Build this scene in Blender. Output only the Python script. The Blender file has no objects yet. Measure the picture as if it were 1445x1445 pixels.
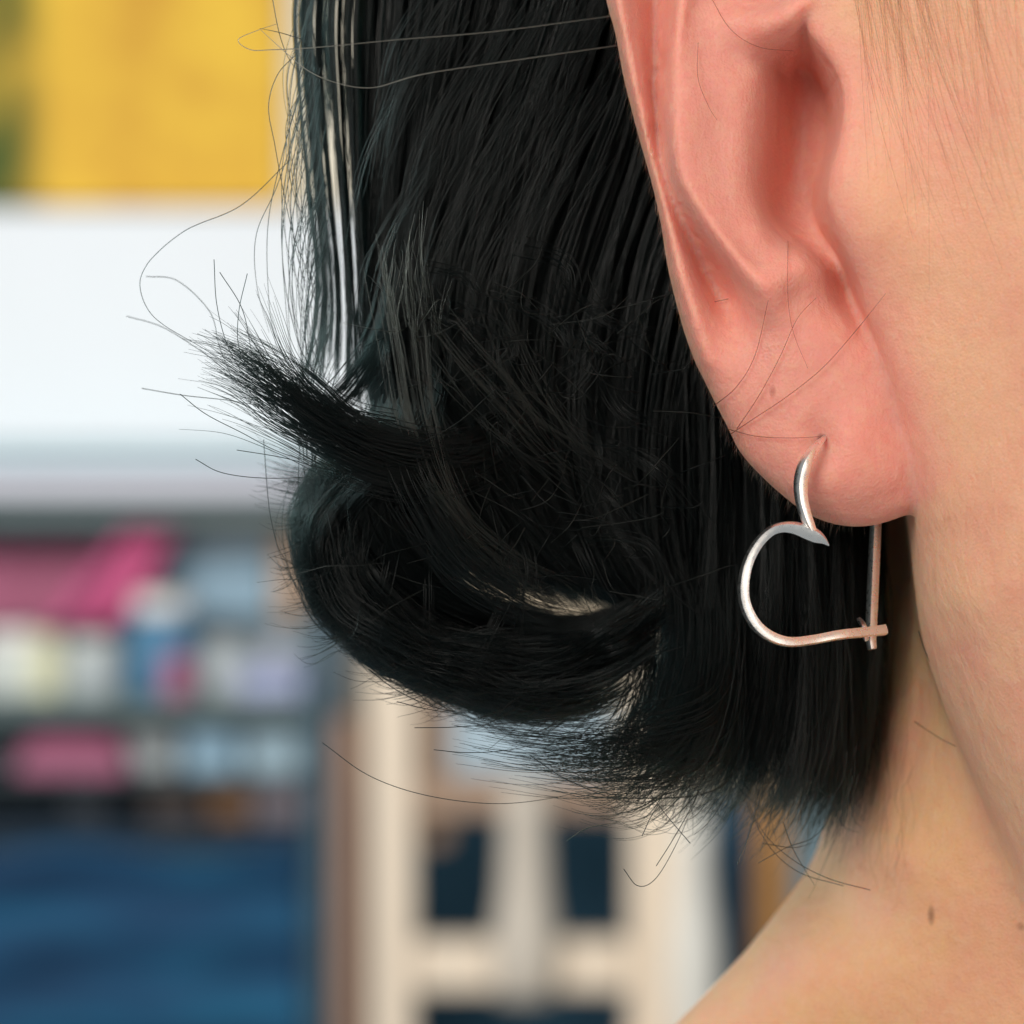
import bpy, bmesh, math, random
import numpy as np
from mathutils import Vector, Matrix

# ------------------------------------------------------------------ camera, world, lamps, exposure
# 1 Blender unit = 1 cm.  The camera looks along +Y; the ear lobe stands at y = 0.
S = bpy.context.scene
S.unit_settings.scale_length = 0.01
D = 25.0                                     # camera to ear lobe, cm
PXC = 170.0                                  # photograph pixels per cm at the lobe
cam_d = bpy.data.cameras.new('camera')
cam = bpy.data.objects.new('camera', cam_d)
S.collection.objects.link(cam)
cam.location = (0, -D, 0)
cam.rotation_euler = (math.radians(90), 0, 0)
cam_d.sensor_width = 36
cam_d.lens = 36 * D / (1445 / PXC)
cam_d.clip_start = 0.5
cam_d.clip_end = 3000
cam_d.dof.use_dof = True
cam_d.dof.focus_distance = D + 0.05
cam_d.dof.aperture_fstop = cam_d.lens * 0.001 / 0.45
cam_d.dof.aperture_blades = 0
S.camera = cam

W = bpy.data.worlds.new('World')
S.world = W
W.use_nodes = True
bg = W.node_tree.nodes['Background']
bg.inputs[0].default_value = (0.88, 0.95, 0.97, 1)
bg.inputs[1].default_value = 0.32


def area(name, loc, target, size, power, col, size_y=None):
    l = bpy.data.lights.new(name, 'AREA')
    l.energy = power
    l.color = col
    l.size = size
    if size_y:
        l.shape = 'RECTANGLE'
        l.size_y = size_y
    o = bpy.data.objects.new(name, l)
    S.collection.objects.link(o)
    o.location = loc
    d = Vector(target) - Vector(loc)
    o.rotation_euler = d.to_track_quat('-Z', 'Y').to_euler()
    return o


area('front_window_light', (-20, -44, 24), (2.5, 0, 0), 24, 22800, (1.0, 0.93, 0.85))
area('room_light', (34, -40, 4), (3.5, 0, 0), 30, 6500, (1.0, 0.88, 0.76))
area('background_fill', (-70, 75, 52), (-20, 330, -15), 90, 500000, (1.0, 0.97, 0.93))  # added lamp that brightens the shelves and panels, no such source known
area('side_window_light', (-46, 34, 22), (-0.5, 2, 1.0), 13, 15000, (0.94, 1.0, 0.99), 40)

S.view_settings.view_transform = 'Standard'
S.view_settings.look = 'None'
S.view_settings.exposure = 0.0
S.view_settings.gamma = 1.0
S.render.engine = 'CYCLES'
S.cycles.use_denoising = True
S.cycles.max_bounces = 8
S.cycles.transparent_max_bounces = 16
S.cycles_curves.shape = 'RIBBONS'
S.cycles_curves.subdivisions = 2

rng = np.random.default_rng(11)
random.seed(4)


# ------------------------------------------------------------------ helpers
def wp(px, py, y):
    """a photograph position at depth y -> world (cm)"""
    s = (D + y) / D / PXC
    return ((px - 722.5) * s, y, (722.5 - py) * s)


def wpa(a):
    a = np.asarray(a, float)
    s = (D + a[..., 2]) / D / PXC
    return np.stack([(a[..., 0] - 722.5) * s, a[..., 2], (722.5 - a[..., 1]) * s], -1)


def srgb(r, g, b):
    f = lambda c: (c / 255 / 12.92) if c / 255 <= 0.04045 else ((c / 255 + 0.055) / 1.055) ** 2.4
    return (f(r), f(g), f(b))


def link(o, parent=None):
    S.collection.objects.link(o)
    if parent:
        o.parent = parent
    return o


def tag(o, label=None, cat=None, group=None, kind=None):
    if label: o['label'] = label
    if cat: o['category'] = cat
    if group: o['group'] = group
    if kind: o['kind'] = kind
    return o


def empty(name, loc=(0, 0, 0)):
    o = bpy.data.objects.new(name, None)
    o.location = loc
    o.empty_display_size = 0.5
    return link(o)


def catmull(pts, m, closed=False):
    p = np.asarray(pts, float)
    if len(p) == 2 and not closed:
        t = np.linspace(0, 1, m)[:, None]
        return p[0] * (1 - t) + p[1] * t
    if closed:
        q = np.vstack([p[-1], p, p[0], p[1]])
    else:
        q = np.vstack([2 * p[0] - p[1], p, 2 * p[-1] - p[-2]])
    n = len(q) - 3
    seg = []
    for i in range(n):
        a, b, c, d = q[i:i + 4]
        t = np.linspace(0, 1, 14, endpoint=False)[:, None]
        seg.append(0.5 * (2 * b + (c - a) * t + (2 * a - 5 * b + 4 * c - d) * t ** 2 + (3 * b - a - 3 * c + d) * t ** 3))
    dense = np.vstack(seg + [q[-2][None]])
    L = np.concatenate([[0], np.cumsum(np.linalg.norm(np.diff(dense, axis=0), axis=1))])
    s = np.linspace(0, L[-1], m, endpoint=not closed)
    return np.stack([np.interp(s, L, dense[:, k]) for k in range(p.shape[1])], -1)


class TPS:
    """smooth height surface through control points"""
    def __init__(self, pts, lam=1e-3):
        pts = np.asarray(pts, float)
        self.c = pts[:, :2]
        n = len(pts)
        A = np.zeros((n + 3, n + 3))
        A[:n, :n] = self.k(self.c, self.c) + lam * np.eye(n)
        A[:n, n] = 1
        A[:n, n + 1:] = self.c
        A[n:, :n] = A[:n, n:].T
        b = np.zeros(n + 3)
        b[:n] = pts[:, 2]
        self.w = np.linalg.solve(A, b)

    @staticmethod
    def k(a, b):
        r2 = ((a[:, None, :] - b[None]) ** 2).sum(-1)
        return r2 * np.log(r2 + 1e-9)

    def __call__(self, x, z):
        sh = np.shape(x)
        q = np.stack([np.ravel(x), np.ravel(z)], -1).astype(float)
        out = np.empty(len(q))
        for i in range(0, len(q), 20000):
            c = q[i:i + 20000]
            out[i:i + 20000] = self.k(c, self.c) @ self.w[:-3] + self.w[-3] + c @ self.w[-2:]
        return out.reshape(sh)


def poly_sdf(X, Z, poly):
    """signed distance (negative inside) to a closed polygon on a grid"""
    d = np.full(X.shape, 1e9)
    inside = np.zeros(X.shape, bool)
    n = len(poly)
    for i in range(n):
        ax, az = poly[i]
        bx, bz = poly[(i + 1) % n]
        ex, ez = bx - ax, bz - az
        t = np.clip(((X - ax) * ex + (Z - az) * ez) / (ex * ex + ez * ez + 1e-12), 0, 1)
        d = np.minimum(d, (X - ax - t * ex) ** 2 + (Z - az - t * ez) ** 2)
        if az != bz:
            c = ((az > Z) != (bz > Z)) & (X < (bx - ax) * (Z - az) / (bz - az) + ax)
            inside ^= c
    d = np.sqrt(d)
    return np.where(inside, -d, d)


def smin(a, b, k):
    h = np.maximum(k - np.abs(a - b), 0) / k
    return np.minimum(a, b) - h * h * k * 0.25


def smax(a, b, k):
    h = np.maximum(k - np.abs(a - b), 0) / k
    return np.maximum(a, b) + h * h * k * 0.25


def surface_nets(f, ax, ay, az):
    """iso-surface of a grid field with uneven axes -> vertices, quads"""
    nx, ny, nz = f.shape
    s = f < 0
    cs = np.zeros((nx - 1, ny - 1, nz - 1), np.uint8)
    for i in (0, 1):
        for j in (0, 1):
            for k in (0, 1):
                cs += s[i:nx - 1 + i, j:ny - 1 + j, k:nz - 1 + k]
    act = (cs > 0) & (cs < 8)
    I, J, K = np.nonzero(act)
    idx = np.full(act.shape, -1, np.int32)
    idx[I, J, K] = np.arange(len(I))
    acc = np.zeros((len(I), 3))
    cnt = np.zeros(len(I))
    cor = [(i, j, k) for i in (0, 1) for j in (0, 1) for k in (0, 1)]
    for a in cor:
        for d in range(3):
            if a[d] == 0:
                b = list(a); b[d] = 1
                fa = f[I + a[0], J + a[1], K + a[2]].astype(float)
                fb = f[I + b[0], J + b[1], K + b[2]].astype(float)
                m = (fa < 0) != (fb < 0)
                t = np.where(m, fa / np.where(m, fa - fb, 1), 0)
                p = np.stack([np.full(len(I), float(a[q])) for q in range(3)], -1)
                p[:, d] = t
                acc[m] += p[m]
                cnt[m] += 1
    loc = acc / cnt[:, None]
    def co(axis, ii, fr):
        return axis[ii] + (axis[ii + 1] - axis[ii]) * fr
    V = np.stack([co(ax, I, loc[:, 0]), co(ay, J, loc[:, 1]), co(az, K, loc[:, 2])], -1)
    Q = []
    # x edges
    m = s[:-1, 1:-1, 1:-1] != s[1:, 1:-1, 1:-1]
    i, j, k = np.nonzero(m); j += 1; k += 1
    q = np.stack([idx[i, j - 1, k - 1], idx[i, j, k - 1], idx[i, j, k], idx[i, j - 1, k]], -1)
    fl = ~s[i, j, k]
    q[fl] = q[fl][:, ::-1]; Q.append(q)
    m = s[1:-1, :-1, 1:-1] != s[1:-1, 1:, 1:-1]
    i, j, k = np.nonzero(m); i += 1; k += 1
    q = np.stack([idx[i - 1, j, k - 1], idx[i - 1, j, k], idx[i, j, k], idx[i, j, k - 1]], -1)
    fl = ~s[i, j, k]
    q[fl] = q[fl][:, ::-1]; Q.append(q)
    m = s[1:-1, 1:-1, :-1] != s[1:-1, 1:-1, 1:]
    i, j, k = np.nonzero(m); i += 1; j += 1
    q = np.stack([idx[i - 1, j - 1, k], idx[i, j - 1, k], idx[i, j, k], idx[i - 1, j, k]], -1)
    fl = ~s[i, j, k]
    q[fl] = q[fl][:, ::-1]; Q.append(q)
    return V, np.vstack(Q)


def uneven(spans):
    """axis from (start, stop, step) spans"""
    out = []
    for a, b, h in spans:
        n = max(1, int(round((b - a) / h)))
        out.append(np.linspace(a, b, n, endpoint=False))
    out.append(np.array([spans[-1][1]]))
    return np.concatenate(out)


class N:
    """small node-tree writer"""
    def __init__(self, name):
        self.m = bpy.data.materials.new(name)
        self.m.use_nodes = True
        self.t = self.m.node_tree
        self.b = self.t.nodes['Principled BSDF']
        self.out = self.t.nodes['Material Output']

    def n(self, kind, **kw):
        nd = self.t.nodes.new(kind)
        for k, v in kw.items():
            setattr(nd, k, v)
        return nd

    def l(self, a, b):
        self.t.links.new(a, b)

    def noise(self, scale, detail=4, rough=0.55, vec=None, dist=0.0):
        nd = self.n('ShaderNodeTexNoise')
        nd.inputs['Scale'].default_value = scale
        nd.inputs['Detail'].default_value = detail
        nd.inputs['Roughness'].default_value = rough
        nd.inputs['Distortion'].default_value = dist
        if vec is not None:
            self.l(vec, nd.inputs['Vector'])
        return nd

    def mix(self, fac, a, b, mode='MIX'):
        nd = self.n('ShaderNodeMix', data_type='RGBA', blend_type=mode)
        for sock, v in ((nd.inputs[0], fac), (nd.inputs[6], a), (nd.inputs[7], b)):
            if isinstance(v, bpy.types.NodeSocket):
                self.l(v, sock)
            elif isinstance(v, tuple):
                sock.default_value = (*v[:3], 1)
            else:
                sock.default_value = v
        return nd.outputs[2]

    def ramp(self, fac, stops):
        nd = self.n('ShaderNodeValToRGB')
        e = nd.color_ramp.elements
        while len(e) < len(stops):
            e.new(0.5)
        for q, (p, c) in zip(e, stops):
            q.position = p
            q.color = (*c, 1) if isinstance(c, tuple) else (c, c, c, 1)
        self.l(fac, nd.inputs[0])
        return nd.outputs[0]

    def coord(self):
        return self.n('ShaderNodeTexCoord').outputs['Object']


def simple_mat(name, col, rough=0.6, vary=0.12, scale=0.15, metal=0.0):
    k = N(name)
    nz = k.noise(scale, 3, vec=k.coord())
    dark = tuple(c * (1 - vary) for c in col)
    lite = tuple(min(1, c * (1 + vary)) for c in col)
    k.l(k.mix(nz.outputs[0], dark, lite), k.b.inputs['Base Color'])
    k.b.inputs['Roughness'].default_value = rough
    k.b.inputs['Metallic'].default_value = metal
    return k.m


def mesh_obj(name, V, F, mat, parent=None, smooth=True):
    me = bpy.data.meshes.new(name)
    me.from_pydata([tuple(v) for v in V], [], [tuple(f) for f in F])
    me.materials.append(mat)
    if smooth:
        me.polygons.foreach_set('use_smooth', np.ones(len(me.polygons), bool))
    return link(bpy.data.objects.new(name, me), parent)


def bm_obj(name, bm, mat, parent=None, smooth=False, bevel=0.0):
    me = bpy.data.meshes.new(name)
    bm.normal_update()
    bm.to_mesh(me)
    bm.free()
    me.materials.append(mat)
    if smooth:
        me.polygons.foreach_set('use_smooth', np.ones(len(me.polygons), bool))
    o = link(bpy.data.objects.new(name, me), parent)
    if bevel:
        b = o.modifiers.new('bevel', 'BEVEL')
        b.width = bevel
        b.segments = 2
    return o


# ------------------------------------------------------------------ the room behind (3 m away)
BY = 320.0


def sc(y):
    return (D + y) / D / PXC


def px_box(name, x0, y0, x1, y1, y, thick, mat, parent=None, bevel=0.4, skew=0.0, origin=None):
    """a solid board whose front stands at depth y and covers the given photograph rectangle"""
    a = wp(x0, y1, y)
    b = wp(x1, y0, y)
    ox, oy, oz = origin if origin else (0, 0, 0)
    bm = bmesh.new()
    bmesh.ops.create_cube(bm, size=1)
    for v in bm.verts:
        fx, fy, fz = v.co.x + .5, v.co.y + .5, v.co.z + .5
        v.co = (a[0] + (b[0] - a[0]) * fx + skew * sc(y) * fz - ox, y + thick * fy - oy, a[2] + (b[2] - a[2]) * fz - oz)
    return bm_obj(name, bm, mat, parent, bevel=bevel)


def thing(name, px, py, y, label, cat, group=None):
    e = empty(name, wp(px, py, y))
    tag(e, label, cat, group)
    return e


M_white = simple_mat('white_paint', srgb(236, 241, 246), 0.5, 0.02)
M_wall = simple_mat('wall_paint', srgb(215, 220, 222), 0.8, 0.05, 0.05)
M_floor = simple_mat('floor', srgb(90, 95, 100), 0.7, 0.1)

FLOOR_Z = -95.0
tag(mesh_obj('wall', [(-400, BY + 70, FLOOR_Z), (400, BY + 70, FLOOR_Z), (400, BY + 70, 260), (-400, BY + 70, 260)],
             [(0, 1, 2, 3)], M_wall, smooth=False), kind='structure')
tag(mesh_obj('floor', [(-400, 60, FLOOR_Z), (400, 60, FLOOR_Z), (400, BY + 90, FLOOR_Z), (-400, BY + 90, FLOOR_Z)],
             [(0, 1, 2, 3)], M_floor, smooth=False), kind='structure')

# yellow panel with a green part at its left
k = N('yellow_paint')
co = k.coord()
sep = k.n('ShaderNodeSeparateXYZ'); k.l(co, sep.inputs[0])
nz = k.noise(0.10, 3, vec=co)
yel = k.mix(k.ramp(nz.outputs[0], [(0.35, 0.0), (0.65, 1.0)]), srgb(222, 166, 50), srgb(252, 206, 64))
mp = k.n('ShaderNodeMapRange'); k.l(sep.outputs[0], mp.inputs[0])
gx = wp(-10, 0, BY)[0]
mp.inputs[1].default_value = gx + 3.6; mp.inputs[2].default_value = gx - 0.5
mp.inputs[3].default_value = 0; mp.inputs[4].default_value = 1
nz2 = k.noise(0.12, 2, vec=co)
mm = k.n('ShaderNodeMath', operation='MULTIPLY'); k.l(mp.outputs[0], mm.inputs[0])
k.l(k.ramp(nz2.outputs[0], [(0.35, 0.35), (0.6, 1.0)]), mm.inputs[1])
k.l(k.mix(mm.outputs[0], yel, srgb(70, 90, 15)), k.b.inputs['Base Color'])
k.b.inputs['Roughness'].default_value = 0.7
tag(px_box('yellow_panel', -900, -900, 402, 290, BY + 20, 3, k.m),
    'golden yellow panel with a green patch at its left, above the white board', 'panel')
tag(px_box('white_strip', 404, -900, 900, 290, BY + 20.5, 3, simple_mat('pale_strip', srgb(236, 226, 205), 0.6, 0.03)),
    'pale cream panel between the yellow panel and the dark hair', 'panel')
tag(px_box('white_board', -900, 294, 1500, 628, BY + 14, 3, M_white), 'wide white board below the yellow panel', 'board')

# shelf unit: boards and an end post
shelf = thing('shelf_unit', 200, 1445, BY, 'grey open shelf unit with clutter, left of the wooden frame', 'shelf')
shelf.location.z = FLOOR_Z
SO = tuple(shelf.location)
M_shelf = simple_mat('shelf_grey', srgb(84, 104, 106), 0.5, 0.1)
M_pale = simple_mat('shelf_pale', srgb(166, 196, 205), 0.5, 0.05)
M_post = simple_mat('post_teal', srgb(44, 78, 94), 0.5, 0.1)
M_navy = simple_mat('navy', srgb(22, 44, 62), 0.8, 0.1)
px_box('top_board', -900, 630, 432, 656, BY - 6, 30, M_pale, shelf, origin=SO)
px_box('top_edge', -900, 659, 432, 700, BY - 4, 24, simple_mat('top_edge_white', srgb(214, 214, 226), 0.5, 0.03), shelf, origin=SO)
px_box('shelf_board', -900, 712, 432, 738, BY - 8, 30, M_shelf, shelf, origin=SO)
px_box('shelf_board', -900, 984, 432, 1014, BY - 8, 30, M_shelf, shelf, origin=SO)
px_box('shelf_board', -900, 1168, 432, 1190, BY - 8, 30, M_navy, shelf, origin=SO)
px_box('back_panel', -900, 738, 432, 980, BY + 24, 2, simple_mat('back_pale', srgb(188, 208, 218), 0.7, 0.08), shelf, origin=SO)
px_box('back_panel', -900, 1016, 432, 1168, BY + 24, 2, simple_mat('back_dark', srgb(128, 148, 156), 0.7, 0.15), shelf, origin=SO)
px_box('post', 433, 700, 466, 1445 + 900, BY - 9, 6, M_post, shelf, origin=SO)


def lathe(name, prof, mat, parent, seg=20, origin=(0, 0, 0)):
    V, F = [], []
    for r, z in prof:
        for i in range(seg):
            a = 2 * math.pi * i / seg
            V.append((origin[0] + r * math.cos(a), origin[1] + r * math.sin(a), origin[2] + z))
    for j in range(len(prof) - 1):
        for i in range(seg):
            F.append((j * seg + i, j * seg + (i + 1) % seg, (j + 1) * seg + (i + 1) % seg, (j + 1) * seg + i))
    F.append(tuple(range(seg))[::-1])
    F.append(tuple((len(prof) - 1) * seg + i for i in range(seg)))
    return mesh_obj(name, V, F, mat, parent)


def jar(px, py_base, h_px, w_px, body, capc, label, cat='jar', name='jar', group=None, y=BY + 2, cap_part='lid'):
    t = thing(name, px, py_base, y, label, cat, group)
    h, r = h_px * sc(y), w_px * sc(y) / 2
    lathe('body', [(r * .9, 0), (r, h * .06), (r, h * .72), (r * .8, h * .8)], body, t)
    lathe(cap_part, [(r * .84, h * .8), (r * .86, h * .83), (r * .86, h * .98), (r * .78, h)], capc, t)
    return t


def carton(name, x0, y0, x1, y1, mat, label, cat, y=BY, thick=10, lidmat=None, bevel=0.4, skew=0.0, group=None):
    t = thing(name, (x0 + x1) / 2, y1, y, label, cat, group)
    o = tuple(t.location)
    h = y1 - y0
    px_box('body', x0, y0 + h * .22, x1, y1, y, thick, mat, t, origin=o, bevel=bevel, skew=skew)
    px_box('lid', x0 - 2, y0, x1 + 2, y0 + h * .2, y - .4, thick + .8, lidmat or mat, t, origin=o, bevel=bevel, skew=skew)
    return t


def cloth_pile(name, x0, y0, x1, y1, mat, label, cat, y=BY - 2, depth=14, waves=3, slant=0.0, amp=0.8):
    """a soft folded heap: front surface with rolled folds and a rounded top"""
    a = wp(x0, y1, y); b = wp(x1, y0, y)
    cx = (a[0] + b[0]) / 2
    t = empty(name, (cx, y, a[2]))
    tag(t, label, cat)
    w, h = b[0] - a[0], b[2] - a[2]
    nu, nv = 40, 26
    V, F = [], []
    for j in range(nv + 1):
        v = j / nv
        for i in range(nu + 1):
            u = i / nu
            prof = math.sin(math.pi * min(1, max(0, 0.03 + u * .94))) ** .35
            ang = v * math.pi * .95
            yy = -math.cos(ang) * depth / 2 + depth / 2
            zz = math.sin(ang) ** .45 * h * (0.9 + 0.1 * math.sin(u * 7 + 1)) * prof
            yy += amp * math.sin(u * waves * 6.3 + v * slant + 1.3)
            V.append(((u - .5) * w, yy, max(0, zz)))
    for j in range(nv):
        for i in range(nu):
            q = j * (nu + 1) + i
            F.append((q, q + 1, q + nu + 2, q + nu + 1))
    o = mesh_obj('fold', V, F, mat, t)
    return t


M_maroon = simple_mat('maroon_cloth', srgb(178, 104, 132), 0.9, 0.2, 0.1)
M_pink = simple_mat('pink_cloth', srgb(208, 100, 146), 0.9, 0.15, 0.2)
M_rose = simple_mat('rose', srgb(178, 104, 134), 0.8, 0.15, 0.2)
M_glass = simple_mat('frosted_white', srgb(214, 220, 214), 0.25, 0.06, 0.3)
M_greyw = simple_mat('grey_white', srgb(186, 194, 196), 0.5, 0.06, 0.3)
M_blue = simple_mat('mid_blue', srgb(70, 128, 164), 0.5, 0.1, 0.3)
M_lblue = simple_mat('light_blue', srgb(150, 186, 208), 0.5, 0.06, 0.3)
M_lav = simple_mat('lavender', srgb(172, 180, 216), 0.5, 0.06, 0.3)
M_cream = simple_mat('cream_lid', srgb(228, 226, 190), 0.5, 0.05, 0.3)
M_beige = simple_mat('beige', srgb(196, 162, 132), 0.6, 0.1, 0.3)
M_brown = simple_mat('brown_wood', srgb(120, 84, 50), 0.6, 0.15, 0.3)
M_dark = simple_mat('near_black', srgb(16, 28, 40), 0.6, 0.1, 0.3)
M_ltwhite = simple_mat('bright_white', srgb(240, 236, 232), 0.3, 0.03, 0.3)

# upper shelf
cloth_pile('folded_cloth', -260, 738, 214, 880, M_maroon, 'dusky maroon folded cloth on the upper shelf', 'cloth', y=BY + 8)
# pink cloth strip leaning diagonally in front of it
t = thing('pink_cloth', 150, 880, BY - 2, 'bright pink cloth hanging diagonally over the maroon cloth', 'cloth')
o = tuple(t.location)
V, F = [], []
for j in range(17):
    v = j / 16
    cx_, cy_ = 104 + 110 * v ** .9, 884 - 144 * v
    wd = 52 + 8 * math.sin(v * 5)
    for i in range(13):
        u = i / 12
        yy = BY + 1 - 1.6 * math.sin(u * math.pi * 2 + v) - 1.5 * math.sin(math.pi * v)
        p = wp(cx_ + (u - .5) * 2 * wd * .8, cy_, yy)
        V.append((p[0] - o[0], p[1] - o[1], p[2] - o[2]))
for j in range(16):
    for i in range(12):
        q = j * 13 + i
        F.append((q, q + 1, q + 14, q + 13))
st = mesh_obj('drape', V, F, M_pink, t)
sm = st.modifiers.new('thick', 'SOLIDIFY'); sm.thickness = 0.6
carton('storage_box', 244, 746, 384, 870, M_lblue, 'pale blue box at the back of the upper shelf', 'box', y=BY + 12, lidmat=M_greyw)
carton('cardboard_box', 386, 742, 428, 872, M_beige, 'beige box at the right end of the upper shelf', 'box', y=BY + 6)
jar(18, 983, 96, 100, M_glass, M_ltwhite, 'wide white jar at the left end of the upper shelf', y=BY - 2)
jar(64, 984, 88, 46, M_cream, M_cream, 'small yellowish cream jar beside the wide white jar', y=BY - 4)
jar(130, 984, 84, 84, M_greyw, M_glass, 'grey white jar left of the blue bottle', y=BY - 2)
jar(228, 984, 146, 96, M_blue, M_ltwhite, 'blue bottle with a bright white cap on the upper shelf', 'bottle', 'bottle', y=BY - 2, cap_part='cap')
jar(250, 984, 60, 44, M_rose, M_rose, 'little rose pink pot in front of the blue bottle', 'pot', 'pot', y=BY - 7)
jar(318, 984, 84, 72, M_greyw, M_greyw, 'dull grey pot between the blue bottle and the highlight ball', 'pot', 'pot', y=BY)
carton('lavender_box', 336, 944, 426, 984, M_lav, 'low lavender box under the highlight ball', 'box', y=BY - 6)
t = thing('highlight_ball', 396, 944, BY - 3, 'added ball standing in for a round blurred highlight on the lavender box', 'ball')  # made-up ball in place of a blurred highlight disc
R_ = 24 * sc(BY)
lathe('ball', [(R_ * math.sin(a) + .02, R_ - R_ * math.cos(a)) for a in np.linspace(0.05, 3.1, 14)], simple_mat('silvery', srgb(196, 200, 210), 0.3, 0.05), t)
# middle shelf
cloth_pile('rose_cloth', 22, 1026, 176, 1092, M_rose, 'rose pink cloth roll on the middle shelf', 'cloth', y=BY - 2, depth=8, waves=2, amp=.3)
carton('grey_box', 178, 1030, 246, 1092, M_greyw, 'grey box beside the rose cloth roll', 'box', y=BY + 4)
carton('blue_box', 258, 1028, 334, 1092, M_lblue, 'light blue box in the middle of the middle shelf', 'box', y=BY)
carton('pale_box', 346, 1030, 424, 1092, simple_mat('paler_blue', srgb(168, 196, 210), .5, .05), 'paler blue box at the right end of the middle shelf', 'box', y=BY)
tag(px_box('drawer_rail', -900, 1094, 430, 1104, BY - 4, 20, simple_mat('rail', srgb(70, 84, 92), .6, .1)), 'thin grey board under the rose cloth roll and the blue boxes', 'board')
carton('black_box', 92, 1112, 150, 1168, M_dark, 'black box on the lowest shelf', 'box', y=BY)
carton('brown_box', 204, 1118, 284, 1168, simple_mat('dark_brown', srgb(62, 50, 44), .6, .1), 'dark brown box on the lowest shelf', 'box', y=BY)
carton('amber_box', 296, 1112, 352, 1168, M_brown, 'amber brown box on the lowest shelf', 'box', y=BY)
carton('mauve_box', 358, 1102, 428, 1168, simple_mat('mauve', srgb(120, 112, 120), .6, .1), 'mauve grey box at the right end of the lowest shelf', 'box', y=BY)

# blue cloth hanging below the shelves
kb = N('blue_cloth')
co = kb.coord()
mpn = kb.n('ShaderNodeMapping'); kb.l(co, mpn.inputs[0]); mpn.inputs['Scale'].default_value = (0.03, 0.05, 0.22)
nz = kb.noise(1.0, 3, vec=mpn.outputs[0])
kb.l(kb.ramp(nz.outputs[0], [(0.3, srgb(6, 42, 74)), (0.5, srgb(9, 64, 100)), (0.7, srgb(22, 96, 132))]), kb.b.inputs['Base Color'])
kb.b.inputs['Roughness'].default_value = 0.85
t = thing('blue_cloth', 180, 1445, BY - 10, 'deep blue cloth draped in folds below the shelf unit', 'cloth')
t.location.z = FLOOR_Z
o = tuple(t.location)
V, F = [], []
nu, nv = 60, 50
zt = wp(0, 1196, BY - 10)[2]
for j in range(nv + 1):
    v = j / nv
    for i in range(nu + 1):
        u = i / nu
        x = wp(-900 + (430 + 900) * u, 0, BY - 10)[0]
        z = zt - (zt - FLOOR_Z) * v * .98 + .5 * math.sin(u * 26 + .6) * (1 - v)
        yy = BY - 10 - 1.2 * math.sin(v * 40 + 1.3 * math.sin(u * 9)) * math.exp(-2.2 * v) - .8 * math.sin(u * 30 + v * 3)
        V.append((x - o[0], yy - o[1], z - o[2]))
for j in range(nv):
    for i in range(nu):
        q = j * (nu + 1) + i
        F.append((q, q + 1, q + nu + 2, q + nu + 1))
st = mesh_obj('drape', V, F, kb.m, t)
sm = st.modifiers.new('thick', 'SOLIDIFY'); sm.thickness = 0.5

# posts between shelves and the wooden frame
tag(px_box('grey_post', 468, 860, 500, 1010, BY + 6, 5, simple_mat('grey_post', srgb(160, 174, 184), .5, .05)), 'short pale grey board behind the teal shelf post', 'board')
tag(px_box('brown_post', 470, 1012, 508, 2400, BY - 12, 5, simple_mat('brown_post', srgb(152, 120, 100), .6, .1, .1)), 'slim brown wooden post left of the cream wooden frame', 'post')
tag(px_box('dark_backdrop', 440, 1120, 1010, 2400, BY + 40, 3, simple_mat('dark_teal', srgb(40, 82, 104), .8, .15, .06)), 'dark teal panel seen through the openings of the wooden frame', 'panel')
tag(px_box('pale_backdrop', 440, 640, 1200, 1118, BY + 40, 3, simple_mat('pale_backdrop', srgb(202, 184, 158), .8, .08, .06)), 'pale grey panel behind the top of the wooden frame', 'panel')

# cream wooden frame
kw = N('cream_wood')
co = kw.coord()
mpn = kw.n('ShaderNodeMapping'); kw.l(co, mpn.inputs[0]); mpn.inputs['Scale'].default_value = (1.2, 1.2, 0.06)
nz = kw.noise(0.8, 4, vec=mpn.outputs[0])
kw.l(kw.mix(nz.outputs[0], srgb(226, 204, 178), srgb(250, 236, 216)), kw.b.inputs['Base Color'])
kw.b.inputs['Roughness'].default_value = 0.5
M_wood = kw.m
M_rail = simple_mat('rail_wood', srgb(166, 138, 116), .6, .1, .1)
fr = thing('wooden_frame', 760, 1445, BY - 20, 'cream wooden frame with three uprights and crossbars behind the hair', 'frame')
fr.location.z = FLOOR_Z
FO = tuple(fr.location)
FY = BY - 20
px_box('upright', 522, 900, 584, 2300, FY, 5, M_wood, fr, origin=FO, bevel=.7)
px_box('upright', 888, 900, 972, 2300, FY, 5, M_wood, fr, origin=FO, bevel=.7)
px_box('brown_stile', 588, 900, 634, 1196, FY + 6, 4, M_rail, fr, origin=FO, bevel=.7)
px_box('brown_rail', 586, 1098, 886, 1152, FY + 1, 4, M_rail, fr, origin=FO, bevel=.7)
px_box('crossbar', 586, 1328, 886, 1402, FY + 1, 4, M_wood, fr, origin=FO, bevel=.7)
s_ = sc(FY + 2)
cz = wp(740, 1402, FY + 2)
lathe('splat', [(44 * s_, 0), (46 * s_, 30 * s_), (50 * s_, 62 * s_), (44 * s_, 100 * s_), (36 * s_, 150 * s_), (33 * s_, 200 * s_), (31 * s_, 250 * s_), (35 * s_, 300 * s_)],
      simple_mat('splat_paint', srgb(208, 198, 184), .5, .05), fr, origin=(cz[0] - FO[0], cz[1] - FO[1] - 2.0, cz[2] - FO[2]))
tag(px_box('blue_card', 622, 980, 866, 1094, FY + 8, 1.2, simple_mat('card_blue', srgb(172, 194, 208), .6, .05)), 'pale blue card standing behind the top of the wooden frame', 'card')
cz = wp(978, 1500, FY - 4)
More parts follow.
